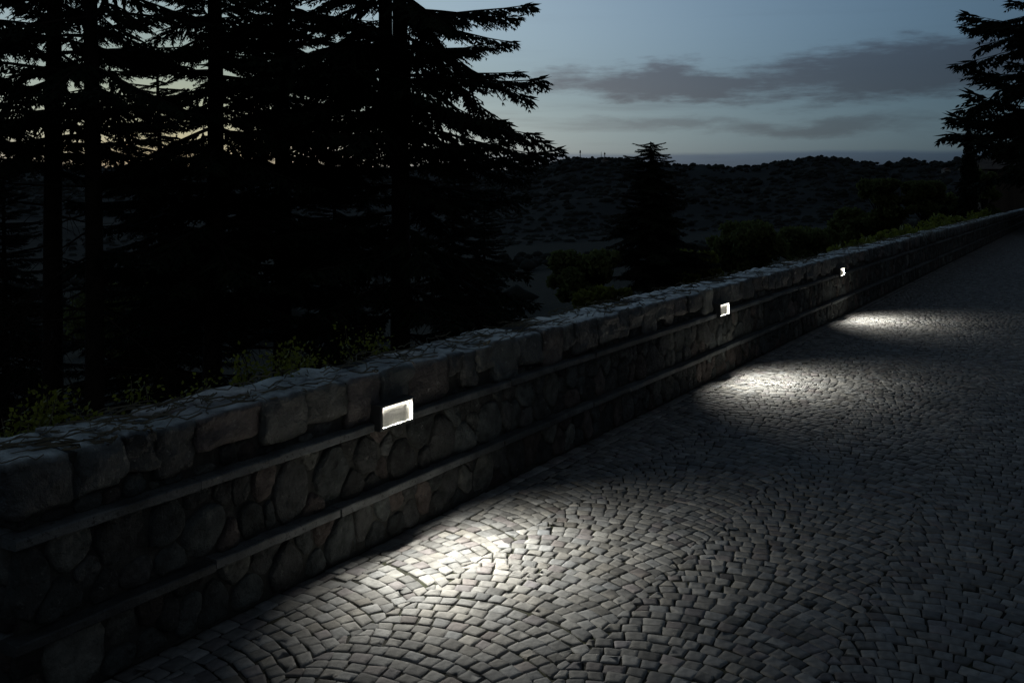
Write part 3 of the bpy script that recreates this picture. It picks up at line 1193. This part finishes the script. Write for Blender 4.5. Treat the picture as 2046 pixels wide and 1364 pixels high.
def make_conifer(seed, H, Rmax, clear, nbr, base_r, lean=0.0, taper=.8, dead=0, fork=None, top_flat=0.0, up_top=.35, thin=1.0, Lmax=99.0, rmin=.62):
    """returns trunk, branch and foliage geometry; origin at the foot"""
    rng = np.random.default_rng(seed)
    trunk = MB()
    zs = np.linspace(0, H * .985, 14)
    bend = rng.normal(0, .012, 2)
    path = np.stack([bend[0] * zs + .04 * np.sin(zs * .5 + seed), bend[1] * zs + .03 * np.cos(zs * .6), zs], -1)
    trunk.tube(path, base_r * (1 - zs / H) ** .75 + .02, 9)
    trunks = [path]
    if fork is not None:
        z0, dx, dy, frac = fork
        zz = np.linspace(z0, H * frac, 10)
        tt = np.clip((zz - z0) / 1.6, 0, 1)
        tt = tt * tt * (3 - 2 * tt)
        base = np.array([np.interp(z0, zs, path[:, i]) for i in range(2)])
        p2 = np.stack([base[0] + dx * tt, base[1] + dy * tt, zz], -1)
        trunk.tube(p2, base_r * .72 * (1 - (zz - z0) / (H * frac - z0 + .5)) ** .6 + .02, 8)
        trunks.append(p2)
    wood = MB()
    FV = []
    for i in range(nbr):
        tpath = trunks[0] if (fork is None or rng.random() < .6) else trunks[1]
        zmin = max(clear, tpath[0, 2] + .4)
        zmax = tpath[-1, 2]
        u = (i + rng.random()) / nbr
        z = zmin + (zmax - zmin) * u ** 0.95
        q = 1 - (z - zmin) / (zmax - zmin + 1e-6)
        L_ = Rmax * (q ** taper) * rng.uniform(rmin, 1.05) + .35
        if rng.random() < .06:
            L_ *= 1.12
        L_ = min(L_, Lmax * rng.uniform(.75, 1.05))
        low = min(1.0, (z - zmin) / 1.5 + .55)
        L_ *= low
        T, ax_ = PROTOS[rng.integers(len(PROTOS))]
        azi = i * 2.399 + rng.normal(0, .35)
        pitch = radians(rng.normal(-4 + up_top * 60 * (1 - q) ** 1.5, 11))
        wid = rng.uniform(.75, 1.1) * thin
        c0, s0 = cos(pitch), sin(pitch)
        ca, sa = cos(azi), sin(azi)
        o_ = np.array([np.interp(z, tpath[:, 2], tpath[:, 0]), np.interp(z, tpath[:, 2], tpath[:, 1]), z])

        def tf_(P_):
            P_ = P_ * np.array([L_, L_ * wid, L_])
            x_ = P_[:, 0] * c0 - P_[:, 2] * s0
            z_ = P_[:, 0] * s0 + P_[:, 2] * c0
            return np.stack([x_ * ca - P_[:, 1] * sa, x_ * sa + P_[:, 1] * ca, z_], -1) + o_
        FV.append(tf_(T))
        wood.tube(tf_(ax_), np.linspace(.018 * L_ ** .5 + .008, .006, len(ax_)), 4, cap=False)
    for i in range(dead):                          # bare dead lower branches
        z = rng.uniform(.12 * clear, clear * 1.05)
        azi = rng.uniform(0, 2 * pi)
        L_ = rng.uniform(.8, 2.6)
        pts = []
        p = np.array([np.interp(z, path[:, 2], path[:, 0]), np.interp(z, path[:, 2], path[:, 1]), z])
        d = np.array([cos(azi), sin(azi), rng.uniform(-.5, .15)])
        main = []
        for k in range(6):
            main.append(p.copy())
            d = d + rng.normal(0, .12, 3) + np.array([0, 0, -.06])
            p = p + d / np.linalg.norm(d) * L_ / 5
        wood.tube(main, np.linspace(.022, .005, 6), 4, cap=False)
        for k in range(2, 6):
            for _ in range(2):
                d2 = d + rng.normal(0, .7, 3)
                d2 /= np.linalg.norm(d2)
                wood.tube([main[k], main[k] + d2 * rng.uniform(.2, .6), main[k] + d2 * rng.uniform(.6, .9) + np.array([0, 0, -.15])], [.008, .005, .003], 3, cap=False)
    fol = np.concatenate(FV)
    return trunk, wood, fol


def conifer(name, label, cat, px, depth, args, mat=M_needle, group=None, base_z=None, rz=0.0, share=None, scale=1.0):
    x, y = place(px, depth)
    z = float(slope_z(x, y)) - .15 if base_z is None else base_z
    t = empty(name, (x, y, z), rz)
    t.scale = (scale,) * 3
    tag(t, label, cat, group)
    if share is not None:
        for ch in share.children:
            c = ch.copy(); COL.objects.link(c); c.parent = t
        return t
    trunk, wood, fol = make_conifer(**args)
    trunk.build('trunk', M_bark, t, smooth=True)
    wood.build('branches', M_bark, t)['kind'] = 'stuff'
    mesh_obj('crown', fol, np.arange(len(fol)).reshape(-1, 3), mat, t)
    return t


G1 = 'tall conifers behind the stone wall'
tA = conifer('conifer_tree', 'tall conifer with a bare lower trunk, second from the left edge', 'conifer', 187, 16.5,
             dict(seed=1, H=17, Rmax=2.6, clear=5.3, nbr=100, thin=.85, base_r=.145, dead=26), group=G1)
conifer('conifer_tree', 'tall conifer with a bare lower trunk, nearest the left edge', 'conifer', 104, 17.5,
        dict(seed=2, H=17, Rmax=2.5, clear=5.2, nbr=92, thin=.85, base_r=.17, dead=26), group=G1)
conifer('conifer_tree', 'dense conifer at the left edge, its trunk hidden by foliage', 'conifer', -60, 19, {}, group=G1, share=tA, rz=2.2, scale=1.05)
tC = conifer('conifer_tree', 'dense dark conifer standing third from the left with foliage to the ground', 'conifer', 430, 18.5,
             dict(seed=4, H=18, Rmax=2.5, clear=2.2, nbr=240, thin=.85, base_r=.17, dead=8), group=G1)
conifer('conifer_tree', 'dense dark conifer in the middle of the group, behind the yellow-green vine shoots', 'conifer', 560, 20.5, {}, group=G1, share=tC, rz=1.9, scale=1.04)
conifer('conifer_tree', 'forked conifer with two trunks, rightmost of the tall group', 'conifer', 800, 20,
        dict(seed=8, H=18, Rmax=4.9, clear=1.4, taper=1.4, Lmax=3.4, nbr=260, thin=.85, base_r=.19, fork=(4.2, -.34, .12, .93), dead=6), group=G1)
tY = conifer('young_conifer', 'young dark conifer under the third tall conifer, low behind the wall', 'conifer', 322, 25,
             dict(seed=31, H=9.5, Rmax=2.6, clear=.6, nbr=190, base_r=.12, taper=.7), group=G1)
conifer('young_conifer', 'young dark conifer at the left edge, low behind the wall end', 'conifer', 10, 25, {}, group=G1, share=tY, rz=5.2, scale=.8)
conifer('young_conifer', 'young dark conifer left of the forked one, low behind the wall', 'conifer', 668, 27, {}, group=G1, share=tY, rz=1.1, scale=.72)
conifer('young_conifer', 'young dark conifer under the right side of the forked one', 'conifer', 905, 27, {}, group=G1, share=tY, rz=2.7, scale=.62)
conifer('young_conifer', 'low dark conifer at the right foot of the tall group', 'conifer', 968, 31, {}, group=G1, share=tY, rz=4.4, scale=.55)
conifer('small_conifer', 'small lone conifer against the hills, left of the middle wall light', 'conifer', 1303, 44,
        dict(seed=12, H=7.3, Rmax=2.8, clear=.9, nbr=260, base_r=.13, taper=.6, up_top=.1, rmin=.42, thin=1.2), mat=M_needle2,
        base_z=level(595, 44) - .3)
conifer('cedar_tree', 'large dark cedar reaching in at the right edge over the road', 'cedar', 2290, 41,
        dict(seed=15, H=19, Rmax=8.2, clear=3.0, nbr=430, base_r=.38, taper=.5, thin=.6, rmin=.66), base_z=-.1)


# ------------------------------------------------------------------ leafy growth
def leaf_cloud(rng, n, centres, radii, size, flat=1.0):
    """small folded leaves spread through lumpy volumes"""
    w = radii ** 2 / (radii ** 2).sum()
    ci = rng.choice(len(centres), n, p=w)
    d = rng.normal(size=(n, 3)); d /= np.linalg.norm(d, axis=1, keepdims=True)
    rad_ = radii[ci] * (rng.random(n) ** .4) * rng.uniform(.85, 1.12, n)
    c = centres[ci] + d * rad_[:, None] * np.array([1, 1, flat])
    a = rng.normal(size=(n, 3)); a /= np.linalg.norm(a, axis=1, keepdims=True)
    b = np.cross(a, rng.normal(size=(n, 3))); b /= np.linalg.norm(b, axis=1, keepdims=True)
    s = size * rng.uniform(.6, 1.4, n)[:, None]
    p0 = c - a * s; p1 = c + b * s * .55; p2 = c + a * s; p3 = c - b * s * .55
    v_ = np.stack([p0, p1, p2, p3], 1).reshape(-1, 3)
    return v_, np.arange(n * 4).reshape(-1, 4)


def broad_tree(name, label, cat, px, depth, top_py, half_px, mat, seed, trunk_r=.14, group=None, clear=.35, n=9000, leaf=.13, base_z=None):
    rng = np.random.default_rng(seed)
    x, y = place(px, depth)
    z = float(slope_z(x, y)) - .1 if base_z is None else base_z
    H = level(top_py, depth) - z
    W = half_px / 1989 * depth
    t = empty(name, (x, y, z))
    tag(t, label, cat, group)
    mb = MB()
    zs = np.linspace(0, H * .8, 7)
    mb.tube(np.stack([.05 * np.sin(zs), .05 * np.cos(zs * 1.3), zs], -1), trunk_r * (1 - .8 * zs / zs[-1]), 7)
    cs, rs = [], []
    for i in range(26):
        h = rng.uniform(clear, 1.0)
        ww = W * math.sqrt(max(.05, 1 - ((h - (clear + 1) / 2) / ((1 - clear) / 2 + .12)) ** 2))
        a = rng.uniform(0, 2 * pi)
        rr_ = rng.uniform(.3, .95) * ww
        r_ = W * rng.uniform(.22, .42)
        p = np.array([rr_ * cos(a), rr_ * sin(a), min(h * H, H - r_ * .8)])
        cs.append(p); rs.append(r_)
        mb.tube([(0, 0, H * clear * rng.uniform(.5, 1)), p * np.array([.5, .5, .8]), p], [trunk_r * .4, trunk_r * .25, .01], 4, cap=False)
    mb.build('trunk', M_bark, t)
    v_, f_ = leaf_cloud(rng, n, np.array(cs), np.array(rs), leaf, .8)
    mesh_obj('crown', v_, f_, mat, t)
    return t


G2 = 'leafy trees on the slope behind the wall'
broad_tree('broadleaf_tree', 'low dark leafy tree between the conifer group and the small conifer', 'tree', 1165, 42, 500, 75, M_leaf_d, 101, group=G2)
broad_tree('broadleaf_tree', 'yellowish bush-like tree just left of the small conifer', 'tree', 1205, 36, 575, 60, M_leaf, 102, group=G2, clear=.1, n=6000)
broad_tree('broadleaf_tree', 'yellow-green tree behind the right side of the small conifer', 'tree', 1385, 48, 500, 60, M_leaf, 103, group=G2, clear=.15)
broad_tree('broadleaf_tree', 'broad dark green tree right of the small conifer', 'tree', 1485, 52, 440, 75, M_leaf_d, 104, group=G2, clear=.2, n=12000)
broad_tree('broadleaf_tree', 'low leafy tree below the ridge above the farthest wall light', 'tree', 1610, 55, 452, 70, M_leaf_d, 105, group=G2, clear=.2)
broad_tree('broadleaf_tree', 'round-headed tree, left of a pair before the hills at right', 'tree', 1762, 58, 358, 44, M_leaf_d, 106, group=G2, clear=.4)
broad_tree('broadleaf_tree', 'round-headed tree with a clear trunk, right of a pair before the hills', 'tree', 1848, 57, 362, 46, M_leaf_d, 107, group=G2, clear=.55, trunk_r=.16)
broad_tree('broadleaf_tree', 'low leafy tree under the right round-headed tree', 'tree', 1700, 60, 415, 50, M_leaf_d, 108, group=G2, clear=.2)
broad_tree('broadleaf_tree', 'dark tree in front of the cypress foot', 'tree', 1898, 62, 385, 34, M_leaf_d, 109, group=G2, clear=.2, n=6000)
broad_tree('broadleaf_tree', 'dark leafy tree low in the gap behind the two bare conifer trunks', 'tree', 250, 60, 560, 110, M_leaf_d, 110, group=G2, clear=.2)

broad_tree('broadleaf_tree', 'dark leafy tree between the cypress and the boarded building', 'tree', 1966, 66, 338, 30, M_leaf_d, 111, group=G2, clear=.1, n=7000)

# cypress
x, y = place(1936, 60)
zb_ = float(slope_z(x, y)) - .1
Hc = level(252, 60) - zb_
t = empty('cypress_tree', (x, y, zb_))
tag(t, 'narrow dark cypress standing before the right-hand cedar', 'cypress')
mb = MB()
mb.tube([(0, 0, 0), (0, 0, Hc * .5), (0, 0, Hc * .92)], [.14, .09, .02], 6)
mb.build('trunk', M_bark, t)
rng = np.random.default_rng(61)
hh = rng.random(60)
cs = np.stack([.25 * rng.normal(size=60) * (1 - hh), .25 * rng.normal(size=60) * (1 - hh), Hc * (.08 + .88 * hh)], -1)
rs = .72 * np.sqrt(np.clip(1.04 - hh, .03, 1)) * np.clip(hh * 3 + .5, 0, 1) * .8
v_, f_ = leaf_cloud(rng, 11000, cs, rs, .09, 1.5)
mesh_obj('crown', v_, f_, M_needle, t)


def vine_shrub(name, label, x, y, zt, width, seed, n_stem=7, leaf=.012, mat=M_vine, cat='shrub', group=None, leaves=60):
    """slender shoots carrying pointed leaves, growing up behind the wall"""
    rng = np.random.default_rng(seed)
    z0 = float(slope_z(x, y)) - .05
    t = empty(name, (x, y, z0))
    tag(t, label, cat, group)
    mb = MB()
    LV = []
    H = zt - z0
    for i in range(n_stem):
        dx = rng.uniform(-.5, .5) * width
        dy = rng.normal(0, .08)
        h = H * rng.uniform(.72, 1.0)
        p0 = np.array([dx * .5, dy, 0])
        p3 = np.array([dx * 1.0 + rng.normal(0, .05), dy + rng.normal(0, .08), h])
        pm = (p0 + p3) / 2 + np.array([rng.normal(0, .05), rng.normal(0, .04), .1 * h])
        tt = np.linspace(0, 1, 7)[:, None]
        P_ = (1 - tt) ** 2 * p0 + 2 * tt * (1 - tt) * pm + tt ** 2 * p3
        mb.tube(P_, np.linspace(.006, .0018, 7), 4, cap=False)
        for k in range(leaves):
            u = .45 + .55 * rng.random() ** .7
            c = (1 - u) ** 2 * p0 + 2 * u * (1 - u) * pm + u ** 2 * p3
            d = rng.normal(size=3); d[2] -= .25; d /= np.linalg.norm(d)
            c = c + d * rng.uniform(.005, .075)
            s = leaf * rng.uniform(.6, 1.35)
            side = np.cross(d, rng.normal(size=3)); side /= np.linalg.norm(side)
            nrm = np.cross(d, side)
            LV += [c, c + d * s * .7 + side * s * .62 + nrm * s * .15, c + d * s * 1.7, c + d * s * .7 - side * s * .62 + nrm * s * .15]
    mb.build('stems', M_stem, t)
    LV = np.array(LV)
    q = np.arange(len(LV)).reshape(-1, 4)
    tri = np.concatenate([q[:, [0, 1, 2]], q[:, [0, 2, 3]]])
    mesh_obj('foliage', LV, tri, mat, t)
    return t


def wall_x(px, y):
    """position along the wall of a bearing, on a line parallel to the wall"""
    k = (px - 1023) / 1989.0
    # -D + Z*sinYAW - k*Z*cosYAW = y
    Z = (y + WALL_D) / (sin(YAW) - k * cos(YAW))
    return Z * (cos(YAW) + k * sin(YAW)), Z


G3 = 'vine shoots behind the wall'
for i, (px, py, wd, lab, ns) in enumerate((
        (20, 800, .35, 'yellow-green vine shoots at the left edge behind the wall end', 14),
        (120, 782, .40, 'yellow-green vine shoots in front of the two bare trunks', 16),
        (190, 806, .16, 'small vine sprig at the foot of the second bare trunk', 4),
        (262, 806, .12, 'tiny vine sprig between the bare trunks and the conifers', 3),
        (358, 750, .30, 'dark yellow-green vine shoots above the big squared capstones', 11),
        (442, 745, .14, 'small upright vine sprig above the reddish capstone', 4),
        (555, 705, .30, 'left half of the widest vine clump above the reddish capstone', 13),
        (622, 695, .32, 'right half of the widest vine clump, left of the nearest wall light', 17),
        (752, 645, .20, 'curling vine shoot just above the nearest wall light', 5),
        (1090, 612, .14, 'tiny bright vine sprig on the wall right of the conifer group', 3))):
    y = .50
    x, Z = wall_x(px, y)
    vine_shrub('vine_shrub', lab, x, y, level(py, Z), wd, 200 + i, ns, group=G3, leaves=170)

G4 = 'hedge shrubs along the far wall'
hl = ['smallest hedge shrub of the far row, above the farthest wall light', 'hedge shrub second from the near end of the far row',
      'hedge shrub third along the far row', 'hedge shrub fourth along the far row, mid-height', 'brightest yellow-green hedge shrub of the far row',
      'hedge shrub below the right round-headed tree', 'hedge shrub left of the cypress foot', 'hedge shrub at the cypress foot',
      'last hedge shrub of the far row, before the dark boarded building']
for i, (px, py, half_px) in enumerate(((1668, 492, 42), (1730, 474, 40), (1775, 462, 30), (1812, 450, 30), (1852, 440, 30), (1885, 432, 26), (1915, 428, 22), (1942, 420, 20), (1968, 416, 16))):
    y = .9
    x, Z = wall_x(px, y)
    rng = np.random.default_rng(300 + i)
    z0 = float(slope_z(x, y)) - .05
    t = empty('hedge_shrub', (x, y, z0))
    tag(t, hl[i], 'shrub', G4)
    H = level(py, Z) - z0
    W = half_px / 1989 * Z * 1.9
    cs = np.stack([rng.uniform(-W, W, 22), rng.normal(0, .16, 22), H * rng.uniform(.3, .88, 22)], -1)
    rs = rng.uniform(.16, .3, 22) * H * .7
    v_, f_ = leaf_cloud(rng, 2600, cs, rs, .055, 1.0)
    mesh_obj('foliage', v_, f_, M_hedge, t)
    mb = MB()
    for k in range(8):
        mb.tube([(rng.uniform(-W, W) * .5, 0, 0), cs[k]], [.02, .006], 4, cap=False)
    mb.build('stems', M_stem, t)

# ------------------------------------------------------------------ boarded building at the far right
bx, by = place(1974, 72)
t = empty('boarded_building', (bx, by, -.3), 0)
tag(t, 'dark building with horizontal boards beyond the far end of the wall', 'building')
BWd, BH = 9.0, 3.6
ddir = np.array([cos(radians(-60)), sin(radians(-60))])
t.rotation_euler = (0, 0, radians(-60))
mb = MB(); mb.box(0, BWd, .05, 4, 0, BH); mb.build('wall', M_board, t)
nbd = 32
mbb = MB(); mbb.box(0, BWd, -.03, .046, 0, BH / nbd - .03)
b0 = mbb.build('board', M_board, t)
for k in range(1, nbd):
    c = b0.copy(); COL.objects.link(c); c.parent = t; c.location = (0, .004 * (k % 2), k * BH / nbd)
mb = MB(); mb.box(-.1, BWd + .1, -.14, .046, -.3, -.005); mb.build('plinth', M_plaster, t)
mb = MB()
mb.add([(-.3, -.5, BH), (BWd + .4, -.5, BH), (BWd + .4, 4.4, BH), (-.3, 4.4, BH), (-.3, 2, BH + .9), (BWd + .4, 2, BH + .9)],
       [(0, 1, 5, 4), (2, 3, 4, 5), (0, 4, 3), (1, 2, 5), (0, 3, 2, 1)])
mb.build('roof', M_board, t)

# ------------------------------------------------------------------ masts and houses on the hills
def hill_point(px, dist):
    b = bearing(px)
    i = int(np.argmin(np.abs(hb - b))); j = int(np.argmin(np.abs(hr - dist)))
    return float(hx[i, j]), float(hy[i, j]), float(hz[i, j]), float(R0[i, j])


for px, h, lab, dishes in ((1159, 15, 'left and tallest radio mast on the hill ridge', 3), (1200, 12, 'thin middle radio mast on the hill ridge', 0),
                           (1210, 12, 'thick right radio mast on the hill ridge', 2)):
    b = bearing(px)
    r0 = hill_point(px, 1850)[3]
    x, y, z, _ = hill_point(px, r0 - 15)
    t = empty('radio_mast', (x, y, z - 1))
    tag(t, lab, 'mast', 'masts on the hill')
    H = h * .8 + 3
    mb = MB(); mb.tube([(0, 0, 0), (0, 0, H * .6), (0, 0, H)], [.9 if dishes else .6, .7 if dishes else .45, .3], 6); mb.build('pole', M_metal, t)
    for k in range(dishes):
        mb = MB()
        zc = H * (.72 + .09 * k)
        mb.tube([(0, 0, zc - .9), (0, 0, zc + .9)], [1.5 - .2 * k, 1.5 - .2 * k], 6)
        mb.build('antenna', M_metal, t)
for px, back_, lab in ((1888, 160, 'small pale far house high on the right hill'), (1207, 90, 'tiny pale far house below the radio masts'),
                       (1733, 900, 'tiny pale far house low on the right hillside')):
    r0 = hill_point(px, 1850)[3]
    x, y, z, _ = hill_point(px, r0 - back_)
    t = empty('far_house', (x, y, z - .5), bearing(px) + .4)
    tag(t, lab, 'house', 'houses on the hills')
    mb = MB(); mb.box(-5, 5, -4, 4, 0, 5.5); mb.build('wall', M_plaster, t)
    mb = MB()
    mb.add([(-5.4, -4.5, 5.5), (5.4, -4.5, 5.5), (5.4, 4.5, 5.5), (-5.4, 4.5, 5.5), (-5.4, 0, 7.6), (5.4, 0, 7.6)],
           [(0, 1, 5, 4), (2, 3, 4, 5), (0, 4, 3), (1, 2, 5), (0, 3, 2, 1)])
    mb.build('roof', M_roof, t)
